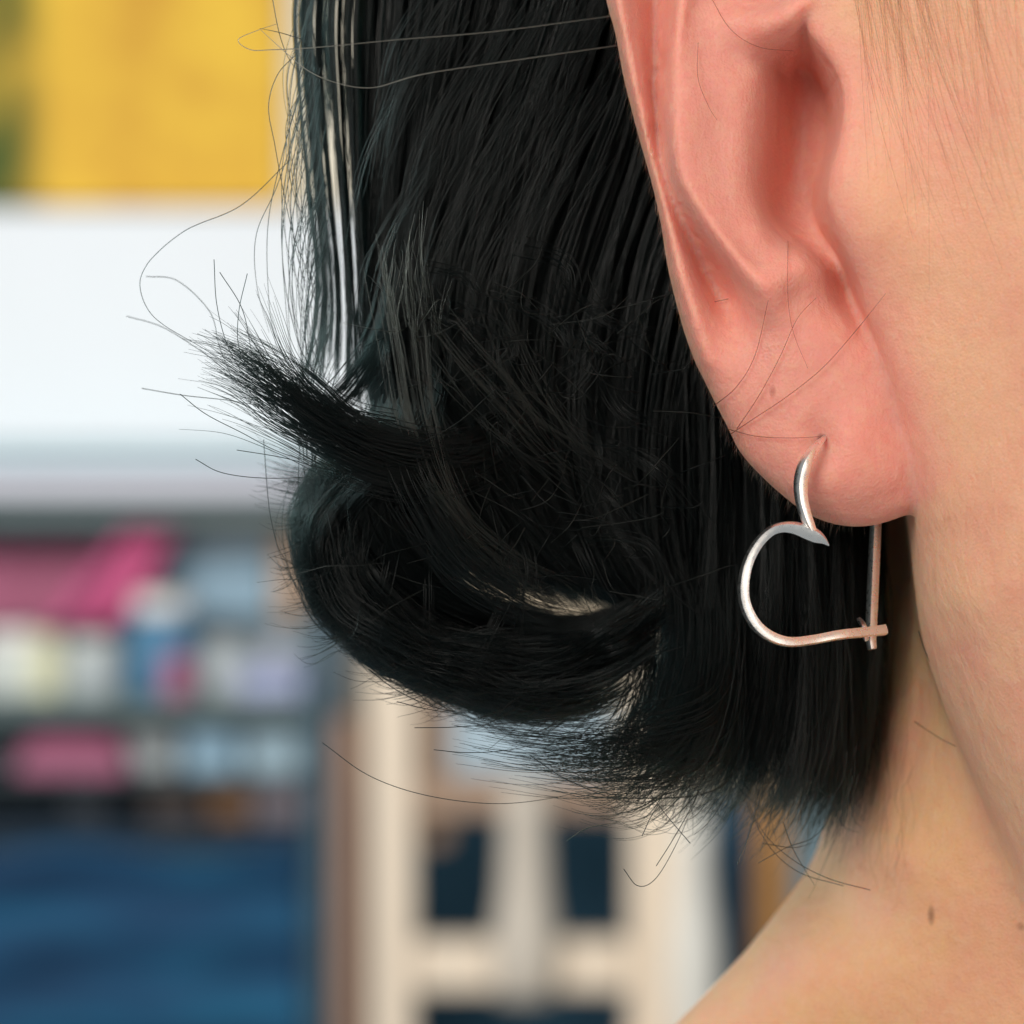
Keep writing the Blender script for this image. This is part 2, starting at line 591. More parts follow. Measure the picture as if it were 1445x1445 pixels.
t = thing('white_vase', 978, 1500, FY - 4, 'tall white vase in front of the right upright of the wooden frame', 'vase')
s_ = sc(FY - 4)
lathe('body', [(30 * s_, 0), (36 * s_, 60 * s_), (38 * s_, 140 * s_), (33 * s_, 190 * s_), (25 * s_, 240 * s_), (22 * s_, 300 * s_), (24 * s_, 350 * s_)], simple_mat('vase_white', srgb(238, 234, 224), .35, .03), t)
lathe('rim', [(24 * s_, 350 * s_), (27 * s_, 354 * s_), (27 * s_, 362 * s_), (23 * s_, 366 * s_)], simple_mat('vase_rim', srgb(238, 234, 224), .35, .03), t)
tag(px_box('stool', 880, 1500, 1100, 2360, FY - 8, 18, simple_mat('stool_wood', srgb(190, 170, 150), .6, .1)), 'pale block that carries the white vase', 'stand')
tag(px_box('blue_board', 1012, 1120, 1064, 2300, BY - 6, 3, simple_mat('board_blue', srgb(38, 84, 114), .7, .1)), 'narrow dark blue board right of the white vase', 'board')
tag(px_box('orange_board', 1067, 1120, 1112, 2300, BY - 8, 3, simple_mat('board_orange', srgb(200, 142, 74), .7, .12)), 'narrow orange brown board next to the shoulder', 'board')
tag(px_box('grey_board', 1114, 1120, 1190, 2300, BY - 6, 3, simple_mat('board_grey', srgb(116, 138, 148), .7, .1)), 'grey blue board just behind the neck', 'board')

# ------------------------------------------------------------------ the person: skin
person = empty('person', wp(1250, 1200, 3))
tag(person, 'person with short black hair in profile, bare neck, wearing a silver earring', 'person')
PO = np.array(person.location)


def P3(rows):
    return [tuple(wp(*r)) for r in rows]


def tps_rows(rows):
    a = wpa(np.array(rows, float))
    return TPS(np.stack([a[:, 0], a[:, 2], a[:, 1]], -1), 2e-3)


def rows_along(poly, n):
    return [tuple(r) for r in catmull(poly, n)]


# --- ear front relief (photograph position, depth in cm)
ear_rows = []
ear_rows += rows_along([(838, -80, .2), (853, 0, .2), (878, 110, .2), (916, 260, .22), (936, 370, .24), (972, 500, .24), (1023, 600, .24),
                        (1068, 670, .26), (1140, 730, .26), (1220, 748, .28), (1290, 718, .22), (1330, 660, .2)], 60)
# broad helix strip: outer line, crest and inner line
ear_rows += rows_along([(850, -80, .05), (862, 0, .03), (874, 60, .03), (887, 120, .04), (902, 180, .07), (919, 240, .11), (930, 300, .14), (940, 370, .14), (956, 440, .14), (986, 515, .13)], 40)
ear_rows += rows_along([(866, -80, .02), (880, 0, .0), (890, 60, .0), (900, 120, .01), (913, 180, .05), (926, 235, .08), (943, 295, .08), (963, 360, .05), (988, 430, .05), (1012, 490, .06)], 40)
ear_rows += rows_along([(880, -80, .2), (892, 0, .2), (902, 60, .2), (911, 120, .18), (919, 165, .16)], 14)
ear_rows += rows_along([(893, -80, .42), (906, 0, .42), (915, 60, .42), (922, 120, .38), (928, 180, .3), (933, 222, .24), (941, 254, .2), (960, 292, .2), (982, 326, .21), (1003, 357, .24), (1024, 392, .29), (1039, 425, .31), (1047, 458, .18)], 46)
ear_rows += rows_along([(946, -80, .44), (940, 0, .44), (932, 60, .42), (931, 100, .38)], 10)
ear_rows += rows_along([(964, -80, .12), (953, 0, .08), (945, 60, .06), (941, 120, .04), (941, 170, .0), (945, 222, -.03), (955, 262, -.04), (974, 297, -.05), (998, 332, -.06), (1024, 368, -.06), (1046, 402, -.04), (1066, 440, -.06)], 44)
ear_rows += rows_along([(994, -80, .12), (978, 0, .08), (967, 60, -.02), (962, 120, -.1), (961, 170, -.14), (966, 222, -.16), (979, 262, -.17), (1000, 296, -.18), (1028, 332, -.18), (1052, 360, -.17)], 36)
ear_rows += rows_along([(1036, 80, .1), (1016, 120, .0), (1010, 180, -.02), (1018, 240, -.04), (1040, 296, -.06), (1068, 330, -.1)], 14)
ear_rows += rows_along([(1070, 86, .2), (1068, 140, .17), (1062, 200, .14), (1060, 256, .12), (1070, 306, .07), (1096, 343, .02)], 14)
ear_rows += rows_along([(1100, 92, .6), (1100, 140, .74), (1096, 200, .78), (1090, 252, .74), (1098, 300, .74), (1122, 332, .64), (1152, 350, .58)], 14)
ear_rows += rows_along([(1128, 96, .95), (1128, 150, 1.15), (1126, 210, 1.2), (1126, 260, 1.15), (1140, 306, .95)], 10)
ear_rows += [(1158, 100, 1.0), (1162, 150, 1.05), (1160, 200, 1.05), (1160, 250, 1.0), (1170, 322, .82), (1196, 362, .65), (1200, 250, .8), (1210, 120, .9)]
ear_rows += rows_along([(1005, 20, .1), (1035, 36, .04), (1062, 42, -.06), (1090, 38, -.16), (1116, 28, -.22), (1140, 8, -.24)], 12)
ear_rows += [(1080, -10, .3), (1040, -30, .3), (1120, -40, .2), (1098, 72, .2), (1124, 62, .2), (1144, 62, .6), (1060, 66, .06)]
ear_rows += rows_along([(1070, 370, -.15), (1092, 362, -.13), (1116, 358, -.08), (1140, 366, -.02), (1158, 382, .08)], 10)
ear_rows += [(1178, 356, .6)]
ear_rows += [(1196, 410, .62), (1216, 436, .56), (1180, 392, .42), (1240, 440, .4), (1190, 432, .36)]
ear_rows += [(1120, 420, -.1), (1156, 440, .0), (1190, 456, .1), (1236, 490, .12), (1100, 455, -.1)]
ear_rows += [(1060, 510, .04), (1105, 510, -.06), (1165, 520, -.05), (1220, 550, .0), (1262, 600, .06), (1085, 590, .02), (1130, 590, -.04), (1215, 620, -.1), (1205, 680, -.08), (1145, 690, -.02), (1265, 680, .04), (1095, 645, .06),
             (1184, 616, -.08), (1157, 621, .05), (1138, 630, -.02)]
Fe = tps_rows(ear_rows)
ear_poly = wpa(catmull([(835, -120, .3), (840, -80, .3), (855, 0, .3), (868, 45, .3), (880, 110, .3), (900, 190, .3), (920, 262, .3), (932, 315, .3), (941, 372, .3), (957, 440, .3), (976, 502, .3), (1000, 552, .3),
                        (1025, 602, .3), (1042, 638, .3), (1070, 670, .3), (1105, 702, .3), (1140, 728, .3), (1180, 743, .3), (1220, 746, .3), (1262, 735, .3), (1300, 710, .3), (1350, 600, .3),
                        (1350, 400, .3), (1330, 100, .3), (1320, -120, .3)], 160, True))[:, [0, 2]]

# --- cheek and jaw relief
cheek_rows = [(1180, 280, -.42), (1176, 200, -.36), (1186, 120, -.25), (1150, 30, -.2), (1130, -80, -.2), (1200, 400, -.2), (1222, 330, -.44), (1230, 260, -.5), (1240, 440, -.2), (1258, 520, -.12), (1290, 660, -.02), (1305, 760, .05),
              (1318, 880, .1), (1345, 980, .15), (1378, 1060, .15), (1420, 1160, .1), (1450, 1230, .1),
              (1290, 100, -.4), (1300, 280, -.5), (1300, 420, -.36), (1320, 560, -.32), (1340, 700, -.3), (1350, 850, -.25),
              (1300, -80, -.5), (1445, -80, -1.0), (1445, 150, -1.0), (1445, 400, -.95), (1445, 650, -.85), (1445, 900, -.65), (1445, 1080, -.3),
              (1600, 0, -1.5), (1600, 400, -1.5), (1600, 800, -1.35), (1600, 1200, -.9), (1500, 1250, -.3), (1600, 1450, -.3), (1850, 0, -2.0), (1850, 700, -2.0), (1850, 1300, -1.5)]
Fc = tps_rows(cheek_rows)
cheek_poly = wpa(catmull([(1128, -120, 0), (1126, -20, 0), (1138, 42, 0), (1160, 76, 0), (1181, 112, 0), (1186, 160, 0), (1178, 205, 0), (1166, 250, 0), (1163, 286, 0), (1172, 322, 0), (1194, 364, 0), (1211, 402, 0),
                          (1224, 446, 0), (1252, 522, 0), (1274, 596, 0), (1290, 664, 0), (1301, 740, 0), (1311, 830, 0), (1322, 906, 0), (1345, 982, 0), (1376, 1062, 0), (1420, 1160, 0),
                          (1450, 1232, 0), (1510, 1370, 0), (1600, 1500, 0), (1850, 1600, 0), (2050, 1500, 0), (2050, -120, 0)], 200, True))[:, [0, 2]]

# --- neck and shoulder relief
neck_rows = [(1230, 800, 3.2), (1240, 950, 3.0), (1300, 950, 2.2), (1300, 1050, 1.9), (1230, 1080, 2.6), (1190, 1150, 2.9), (1180, 1250, 2.7), (1250, 1200, 1.9), (1320, 1200, 1.5), (1400, 1200, 1.2), (1450, 1300, 1.0),
             (1360, 1350, 1.3), (1250, 1350, 1.7), (1150, 1350, 2.2), (1080, 1440, 2.3), (1200, 1480, 1.8), (1350, 1480, 1.3), (1500, 1500, .8), (1000, 1550, 2.4), (1700, 1600, .6), (1800, 1200, .4), (1600, 900, .6), (1300, 600, 2.6), (1700, 500, 1)]
Fn = tps_rows(neck_rows)
neck_poly = wpa(catmull([(1235, 500, 2.4), (1222, 800, 2.4), (1220, 950, 2.4), (1205, 1080, 2.4), (1172, 1170, 2.4), (1152, 1228, 2.4), (1110, 1300, 2.4), (1055, 1372, 2.4), (985, 1445, 2.4), (900, 1525, 2.4), (780, 1620, 2.4), (650, 1760, 2.4),
                         (2100, 1760, 2.4), (2100, 500, 2.4)], 120, True))[:, [0, 2]]

AX = uneven([(-2.6, 0.5, .09), (0.5, 0.75, .05), (0.75, 3.6, .026), (3.6, 4.4, .05), (4.4, 7.0, .09)])
AY = uneven([(-2.6, -0.7, .08), (-0.7, 1.35, .03), (1.35, 4.0, .07), (4.0, 7.0, .1)])
AZ = uneven([(-6.3, -4.4, .08), (-4.4, -0.3, .045), (-0.3, 4.4, .028), (4.4, 5.0, .06)])
X2, Z2 = np.meshgrid(AX, AZ, indexing='ij')


def relief(F, smooth_g=1.5):
    H = F(X2, Z2)
    gx = np.gradient(H, AX, axis=0); gz = np.gradient(H, AZ, axis=1)
    return H, np.sqrt(1 + np.minimum(gx ** 2 + gz ** 2, smooth_g ** 2))


He, Ge = relief(Fe, 2.0)
Hc, Gc = relief(Fc)
Hn, Gn = relief(Fn)
De = poly_sdf(X2, Z2, ear_poly)
Dc = poly_sdf(X2, Z2, cheek_poly)
Dn = poly_sdf(X2, Z2, neck_poly)
f32 = np.float32
Yb = AY[None, :, None].astype(f32)


def solid(H, G, D2, k, y0, rate):
    """front relief H, outline D2 that draws in behind depth y0"""
    a = ((H / G)[:, None, :].astype(f32) - Yb / G[:, None, :].astype(f32))
    d = D2[:, None, :].astype(f32) + f32(rate) * np.maximum(Yb - f32(y0), 0)
    return smax(a, d, k)


ear = solid(He, Ge, De, f32(.15), .35, .4)
zb = np.interp(AZ, [-0.4, 0.9, 1.9, 5], [.62, .75, 1.7, 1.9])
ear = smax(ear, Yb - zb[None, None, :].astype(f32), f32(.3))
kc = np.interp(AZ, [-3, -1.2, -.2, .4, 5], [.5, .45, .26, .16, .08])[None, None, :].astype(f32)
cheek = solid(Hc, Gc, Dc, kc, .9, .12)
cheek = np.maximum(cheek, Yb - f32(6.5))
neck = solid(Hn, Gn, Dn - .18, f32(.7), 3.0, .35)
neck = np.maximum(neck, Yb - f32(6.7))
XX = AX[:, None, None].astype(f32); ZZ = AZ[None, None, :].astype(f32)
sk = np.sqrt(((XX - 3.2) / 4.4) ** 2 + ((Yb - 6.0) / 3.9) ** 2 + ((ZZ - 4.2) / 5.2) ** 2)
skull = (sk - 1) * f32(3.6)
body = smin(cheek, neck, f32(.30))
body = smin(body, ear, f32(.10))
body = smin(body, skull, f32(.4))
# close at the cut edges of the block that is built
lim = np.maximum.reduce([np.broadcast_to(v, body.shape) for v in ((AX[1] - XX), (XX - AX[-2]), (AY[1] - Yb), (Yb - AY[-2]), (AZ[1] - ZZ), (ZZ - AZ[-2]))])
body = np.maximum(body, lim.astype(f32))
V, Q = surface_nets(body, AX, AY, AZ)
del body, skull, cheek, neck, ear
me = bpy.data.meshes.new('skin')
me.vertices.add(len(V)); me.vertices.foreach_set('co', (V - PO).astype(f32).ravel())
me.loops.add(Q.size); me.loops.foreach_set('vertex_index', Q.astype(np.int32).ravel())
me.polygons.add(len(Q)); me.polygons.foreach_set('loop_start', np.arange(0, Q.size, 4, dtype=np.int32))
me.update(calc_edges=True)
me.polygons.foreach_set('use_smooth', np.ones(len(Q), bool))
# skin pigment zones: ear is pinker, neck is yellower, scalp carries dark roots
px_ = V[:, 0] / (D + V[:, 1]) * D * PXC + 722.5
py_ = 722.5 - V[:, 2] / (D + V[:, 1]) * D * PXC


def bil(A, x, z):
    i = np.clip(np.searchsorted(AX, x) - 1, 0, len(AX) - 2); j = np.clip(np.searchsorted(AZ, z) - 1, 0, len(AZ) - 2)
    return A[i, j]


ec = bil(De, V[:, 0], V[:, 2]); cc = bil(Dc, V[:, 0], V[:, 2])
sm_ = lambda a, b, v: (lambda t: t * t * (3 - 2 * t))(np.clip((v - a) / (b - a), 0, 1))
earw = sm_(.05, -.05, ec) * sm_(-.42, .14, cc) * (V[:, 1] < 2)
neckw = sm_(0.3, 1.6, V[:, 1]) * (1 - earw)
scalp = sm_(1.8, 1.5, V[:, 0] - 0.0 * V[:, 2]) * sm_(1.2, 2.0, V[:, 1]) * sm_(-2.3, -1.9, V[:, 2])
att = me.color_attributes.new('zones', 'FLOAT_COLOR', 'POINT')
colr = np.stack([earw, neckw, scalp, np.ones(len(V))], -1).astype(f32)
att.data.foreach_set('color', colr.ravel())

ks = N('skin')
co = ks.n('ShaderNodeNewGeometry').outputs['Position']
zn = ks.n('ShaderNodeVertexColor', layer_name='zones')
sp = ks.n('ShaderNodeSeparateColor'); ks.l(zn.outputs[0], sp.inputs[0])
base = ks.mix(sp.outputs[1], (0.84, 0.48, 0.305), (0.76, 0.455, 0.235))
base = ks.mix(sp.outputs[0], base, (0.79, 0.345, 0.28))
n1 = ks.noise(1.1, 5, .6, co)
base = ks.mix(ks.ramp(n1.outputs[0], [(0.4, 0.0), (0.7, 0.55)]), base, (0.76, 0.30, 0.235))
n2 = ks.noise(9, 4, .6, co)
base = ks.mix(ks.ramp(n2.outputs[0], [(0.42, 0.0), (0.75, 0.35)]), base, (0.80, 0.50, 0.34))
n3 = ks.noise(38, 3, .6, co)
base = ks.mix(ks.ramp(n3.outputs[0], [(0.5, 0.0), (0.8, 0.3)]), base, (0.58, 0.24, 0.16))


def spot(base, px, py, y, rx, rz, col, amt, soft=0.5):
    c = wp(px, py, y)
    sub = ks.n('ShaderNodeVectorMath', operation='SUBTRACT'); ks.l(co, sub.inputs[0]); sub.inputs[1].default_value = c
    mul = ks.n('ShaderNodeVectorMath', operation='MULTIPLY'); ks.l(sub.outputs[0], mul.inputs[0]); mul.inputs[1].default_value = (1 / rx, .25 / rx, 1 / rz)
    ln = ks.n('ShaderNodeVectorMath', operation='LENGTH'); ks.l(mul.outputs[0], ln.inputs[0])
    f = ks.ramp(ln.outputs['Value'], [(soft, amt), (1.0, 0.0)])
    return ks.mix(f, base, col)


base = spot(base, 1313, 1290, 1.55, .04, .12, (0.20, 0.07, 0.03), .85, .3)
base = spot(base, 1440, 1306, 1.05, .05, .05, (0.30, 0.11, 0.05), .5, .3)
base = spot(base, 1228, 160, -.3, .02, .02, (0.16, 0.07, 0.04), .8, .3)
base = spot(base, 1090, 552, 0, .035, .06, (0.42, 0.12, 0.09), .6, .3)
base = spot(base, 1337, 733, -.2, .04, .04, (0.55, 0.20, 0.12), .3, .2)
base = spot(base, 1159, 619, .05, .045, .05, (0.22, 0.05, 0.04), .9, .3)
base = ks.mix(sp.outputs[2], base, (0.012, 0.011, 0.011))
ks.l(base, ks.b.inputs['Base Color'])
ks.b.inputs['Roughness'].default_value = 0.5
rr = ks.ramp(n2.outputs[0], [(0.3, 0.44), (0.7, 0.6)])
ks.l(rr, ks.b.inputs['Roughness'])
ks.b.inputs['Specular IOR Level'].default_value = 0.3
inv = ks.n('ShaderNodeMath', operation='SUBTRACT'); inv.inputs[0].default_value = 1.0; ks.l(sp.outputs[2], inv.inputs[1])
ks.l(inv.outputs[0], ks.b.inputs['Subsurface Weight'])
ks.b.inputs['Subsurface Radius'].default_value = (1.0, 0.36, 0.2)
ks.b.inputs['Subsurface Scale'].default_value = 0.16
ks.b.subsurface_method = 'RANDOM_WALK'
# pores and fine skin lines
vo = ks.n('ShaderNodeTexVoronoi'); vo.inputs['Scale'].default_value = 42; ks.l(co, vo.inputs['Vector'])
mpn = ks.n('ShaderNodeMapping'); ks.l(co, mpn.inputs[0]); mpn.inputs['Scale'].default_value = (16, 16, 3.2)
fl_ = ks.noise(1.0, 5, .65, mpn.outputs[0], .6)
b1 = ks.n('ShaderNodeBump'); b1.inputs['Strength'].default_value = .22; b1.inputs['Distance'].default_value = .02; ks.l(vo.outputs['Distance'], b1.inputs['Height'])
b2 = ks.n('ShaderNodeBump'); b2.inputs['Strength'].default_value = .22; b2.inputs['Distance'].default_value = .05; ks.l(fl_.outputs[0], b2.inputs['Height']); ks.l(b1.outputs[0], b2.inputs['Normal'])
b3 = ks.n('ShaderNodeBump'); b3.inputs['Strength'].default_value = .25; b3.inputs['Distance'].default_value = .12; ks.l(ks.noise(4.5, 3, .5, co).outputs[0], b3.inputs['Height']); ks.l(b2.outputs[0], b3.inputs['Normal'])
ks.l(b3.outputs[0], ks.b.inputs['Normal'])
me.materials.append(ks.m)
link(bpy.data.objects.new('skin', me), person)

# ------------------------------------------------------------------ hair
def hair_mat(name, col, rough=0.2, coat=0.0, ior=1.29):
    k = N(name)
    k.t.nodes.remove(k.b)
    h = k.n('ShaderNodeBsdfHairPrincipled')
    h.parametrization = 'COLOR'
    h.inputs['Color'].default_value = (*col, 1)
    h.inputs['Roughness'].default_value = rough
    h.inputs['Radial Roughness'].default_value = 0.35
    h.inputs['Coat'].default_value = coat
    h.inputs['IOR'].default_value = ior
    h.inputs['Random Roughness'].default_value = 0.3
    k.l(h.outputs[0], k.out.inputs['Surface'])
    return k.m


M_hair = hair_mat('black_hair', (0.0010, 0.0023, 0.0023))
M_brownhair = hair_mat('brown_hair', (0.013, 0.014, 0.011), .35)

strands = []        # list of (points Nx3 in photograph px + depth, radius)
NP = 22


def sheet(guides, n, depth=0.6, amp=4, clumps=40, clump=0.7, tmin=.82, edge=0.0, r=.0029, start=0.0, wild=.05, out=None, dpow=1.0, spread=0.0, wander=13):
    out = strands if out is None else out
    G = np.stack([catmull(g, 40) for g in guides])            # g, 40, 3
    ng = len(guides)
    cc = np.sort(rng.random(clumps) * (1 + 2 * edge) - edge)
    cd = rng.random(clumps)
    cph = rng.random((clumps, 4)) * 6.28
    cfq = 1.5 + rng.random((clumps, 4)) * 3.5
    cam_ = wander * rng.random(clumps) ** 1.5
    cend = rng.random(clumps)
    for _ in range(n):
        u = rng.random() * (1 + 2 * edge) - edge
        ci = int(np.argmin(np.abs(cc - u)))
        t0 = start * rng.random()
        t1 = tmin + (1 - tmin) * (.5 * rng.random() ** .7 + .5 * cend[ci])
        t = np.linspace(t0, t1, NP)
        w = rng.random() < wild
        cl = clump * (0.35 + .65 * t) * (0.3 if w else 1)
        cl = cl * (1 - 0.55 * np.clip((t - .75) / .25, 0, 1))
        uu = u + (cc[ci] - u) * cl
        uu = np.clip(uu, -edge, 1 + edge) * (ng - 1)
        gi = np.clip(np.floor(uu).astype(int), 0, max(ng - 2, 0))
        fr_ = uu - gi
        ti = t * 39
        i0 = np.clip(np.floor(ti).astype(int), 0, 38); tf = (ti - i0)[:, None]
        A = G[gi, i0] * (1 - tf) + G[gi, i0 + 1] * tf
        B = G[np.minimum(gi + 1, ng - 1), i0] * (1 - tf) + G[np.minimum(gi + 1, ng - 1), i0 + 1] * tf
        p = A * (1 - fr_[:, None]) + B * fr_[:, None]
        a = amp * (3.5 if w else 1) * (0.4 + rng.random())
        ph = rng.random(4) * 6.28
        fq = 2.5 + rng.random(4) * 4
        env = .25 + .75 * t
        cenv = cam_[ci] * (.4 + .6 * t)
        p[:, 0] += cenv * np.sin(cfq[ci, 0] * t + cph[ci, 0])
        p[:, 1] += cenv * np.sin(cfq[ci, 1] * t + cph[ci, 1])
        p[:, 2] += .02 * cenv * np.sin(cfq[ci, 2] * t + cph[ci, 2])
        p[:, 0] += a * env * (np.sin(fq[0] * t + ph[0]) + .45 * np.sin(fq[1] * 2.3 * t + ph[1]))
        p[:, 1] += a * env * (np.sin(fq[2] * t + ph[2]) + .45 * np.sin(fq[3] * 2.3 * t + ph[3]))
        if spread:
            p[:, 0] += spread * rng.normal() * t ** 2
            p[:, 1] += spread * rng.normal() * t ** 2
        dd = .6 * cd[ci] + .4 * rng.random()
        p[:, 2] += depth * dd ** dpow + (rng.normal() * .08 * t)
        out.append((p, r * (.75 + .5 * rng.random())))


def lock(pts, n, w0, w1, depth=.3, amp=3, tmin=.7, r=.0029, wild=.08, out=None, start=.15, fan=0.0):
    out = strands if out is None else out
    C = catmull(pts, 40)
    T = np.gradient(C[:, :2], axis=0); T /= np.linalg.norm(T, axis=1)[:, None] + 1e-9
    Nn = np.stack([-T[:, 1], T[:, 0]], -1)
    for _ in range(n):
        t = np.linspace(start * rng.random(), tmin + (1 - tmin) * rng.random() ** .8, NP)
        i = t * 39
        i0 = np.clip(np.floor(i).astype(int), 0, 38); tf = (i - i0)[:, None]
        c = C[i0] * (1 - tf) + C[i0 + 1] * tf
        nn = Nn[i0] * (1 - tf) + Nn[i0 + 1] * tf
        s = np.clip(rng.normal() * .5, -1.3, 1.3)
        wd = w0 + (w1 - w0) * t
        p = c.copy()
        p[:, :2] += nn * (s * wd)[:, None]
        if fan:
            p[:, :2] += nn * (fan * s * np.clip(t - .5, 0, 1) ** 2 * 4)[:, None]
        w = rng.random() < wild
        a = amp * (4 if w else 1) * (.4 + rng.random())
        ph = rng.random(4) * 6.28; fq = 2 + rng.random(4) * 4
        p[:, 0] += a * t * (np.sin(fq[0] * t + ph[0]) + .4 * np.sin(2.6 * fq[1] * t + ph[1]))
        p[:, 1] += a * t * (np.sin(fq[2] * t + ph[2]) + .4 * np.sin(2.6 * fq[3] * t + ph[3]))
        p[:, 2] += depth * (rng.random() - .3) + rng.normal() * .05 * t
        out.append((p, r * (.75 + .5 * rng.random())))


def z_(g, y):
    return [(a, b, y) for a, b in g]


# back curtain that flows down and sweeps right
main = [
    z_([(528, -140), (516, 0), (516, 120), (520, 260), (528, 400), (536, 500), (560, 620), (570, 740), (620, 840)], 1.5),
    z_([(580, -140), (560, 0), (545, 200), (536, 400), (548, 540), (590, 690), (690, 830)], 1.2),
    z_([(650, -140), (625, 0), (592, 200), (568, 400), (578, 560), (634, 710), (760, 850)], 1.0),
    z_([(800, -140), (760, 0), (694, 200), (640, 380), (640, 560), (700, 730), (840, 868)], 1.0),
    z_([(900, -60), (862, 100), (795, 260), (742, 420), (740, 580), (792, 750), (905, 880)], 1.15),
    z_([(945, 230), (912, 310), (882, 420), (860, 560), (870, 700), (920, 820), (975, 900)], 1.3),
    z_([(1000, 460), (975, 520), (960, 640), (965, 760), (985, 880), (1000, 980)], 1.35),
]
sheet(main, 9500, depth=1.6, amp=6, clumps=380, clump=.42, wild=.14, wander=24)
# deep filling layer
sheet(main, 2500, depth=1.2, amp=8, clumps=30, clump=.3, r=.008)
fill = [[(x + (30 if i == 0 else 0), y, d + 2.2) for x, y, d in g] for i, g in enumerate(main)]
sheet(fill, 3500, depth=1.2, amp=10, clumps=30, clump=.2, r=.009)
# left curtain with see-through gaps
sheet([z_([(440, -140), (414, 0), (420, 120), (434, 260), (448, 400), (436, 500), (408, 560)], 1.4),
       z_([(500, -140), (470, 0), (474, 160), (484, 300), (492, 420), (494, 520), (500, 600)], 1.2),
       z_([(560, -140), (530, 0), (526, 160), (526, 300), (532, 420), (548, 540), (570, 620)], 1.2)], 760, depth=1.0, amp=2.5, clumps=17, clump=.9, wild=.12, wander=10)
sheet([z_([(470, -140), (440, 0), (440, 100), (452, 240)], 1.8), z_([(560, -140), (530, 0), (526, 160), (530, 300)], 1.8)], 240, depth=.8, amp=3, clumps=14, clump=.85, tmin=.5)
# hair below and behind the ear
low = [
    z_([(935, 420), (945, 600), (952, 760), (950, 900), (925, 1000), (850, 1066)], 1.6),
    z_([(985, 500), (990, 700), (985, 850), (968, 970), (926, 1060), (850, 1110)], 1.4),
    z_([(1030, 540), (1035, 750), (1030, 900), (1014, 1020), (976, 1096), (915, 1140)], 1.25),
    z_([(1075, 570), (1080, 770), (1078, 910), (1066, 1040), (1034, 1116), (976, 1164)], 1.2),
    z_([(1135, 600), (1136, 800), (1134, 940), (1124, 1060), (1098, 1142), (1050, 1196)], 1.25),
    z_([(1195, 620), (1198, 820), (1196, 960), (1186, 1070), (1160, 1146), (1122, 1206)], 1.5),
    z_([(1246, 650), (1238, 850), (1228, 960), (1216, 1064), (1192, 1140), (1160, 1204)], 1.9),
]
sheet(low, 8200, depth=1.2, amp=6, clumps=330, clump=.42, wild=.15, tmin=.55, spread=22, wander=20)
sheet([[(x, y - 40, d + 1.4) for x, y, d in g] for g in low], 2600, depth=1.0, amp=8, clumps=20, clump=.3, r=.008, tmin=.6)
# big lower curl sweeping under
curl = [
    z_([(600, 600), (500, 640), (430, 705), (424, 775), (450, 845), (508, 912), (596, 968), (700, 1008), (800, 1014), (880, 990), (950, 930)], 1.2),
    z_([(610, 630), (520, 670), (462, 735), (458, 800), (496, 866), (560, 912), (650, 946), (750, 968), (850, 956), (930, 900)], .8),
    z_([(620, 660), (550, 690), (505, 750), (516, 816), (570, 870), (660, 908), (770, 918), (870, 890), (940, 830)], .8),
    z_([(630, 690), (580, 710), (550, 760), (575, 806), (630, 838), (720, 864), (820, 875), (910, 850), (970, 800)], 1.1),
]
sheet(curl[:3], 2300, depth=1.3, amp=7, clumps=120, clump=.5, wild=.2, tmin=.5, start=.35, wander=26)
GC = np.stack([catmull(g, 9) for g in curl[:3]])
for _ in range(64):          # separate locks of the curl, each with its own bend and flick
    u = rng.random() * 2
    a = int(min(u, 1)); f = u - a
    P_ = GC[a] * (1 - f) + GC[a + 1] * f
    P_ = P_ + np.concatenate([rng.normal(size=(9, 2)) * [9, 11], rng.normal(size=(9, 1)) * .1], 1)
    c0, c1 = rng.integers(0, 3), rng.integers(6, 10)
    P_ = P_[c0:c1].copy()
    if rng.random() < .5:    # strands that come round from the left
        P_[-1, :2] += [rng.uniform(-10, 30), rng.uniform(-10, 40)]
    else:                    # strands that run left and flick out
        P_ = P_[::-1].copy()
        P_[-1, :2] += [rng.uniform(-46, 4), rng.uniform(-34, 22)]
    lock([tuple(q) for q in P_], 48, 12, 20, depth=.4, amp=4, tmin=.5, start=.25, fan=rng.uniform(8, 40), wild=.16, r=.0028)
for _ in range(60):          # wisps that leave the outline of the curl
    q = catmull(curl[0], 60)[rng.integers(14, 52)]
    an = rng.uniform(2.2, 3.6); L = rng.uniform(30, 100)
    e = (q[0] + L * math.cos(an), q[1] + L * math.sin(an) * .8)
    lock([(q[0] + 60, q[1] - 40, 1.0), (q[0] + 16, q[1] - 6, .8), (e[0] * .5 + q[0] * .5, e[1] * .5 + q[1] * .5 + 8, .7), (e[0], e[1], .6)], 5, 8, 10, depth=.3, amp=4, tmin=.5, r=.0026)
for _ in range(46):          # loose crossing wisps over the dark mass
    x, y = rng.uniform(560, 830), rng.uniform(330, 760)
    an = rng.uniform(.5, 1.9); L = rng.uniform(110, 260); bend = rng.normal() * 34
    e = (x + L * math.cos(an), y + L * math.sin(an))
    m_ = ((x + e[0]) / 2 - bend * math.sin(an), (y + e[1]) / 2 + bend * math.cos(an))
    lock([(x, y, .9), (m_[0], m_[1], .55), (e[0], e[1], .6)], 14, 14, 9, depth=.4, amp=2.5, tmin=.4, start=.6, wild=.1, fan=16, r=.0028)
sheet(curl[1:3], 1200, depth=1.2, amp=6, clumps=20, clump=.3, r=.008)
sheet(curl[2:], 1300, depth=1.4, amp=6, clumps=16, clump=.8, start=.2)
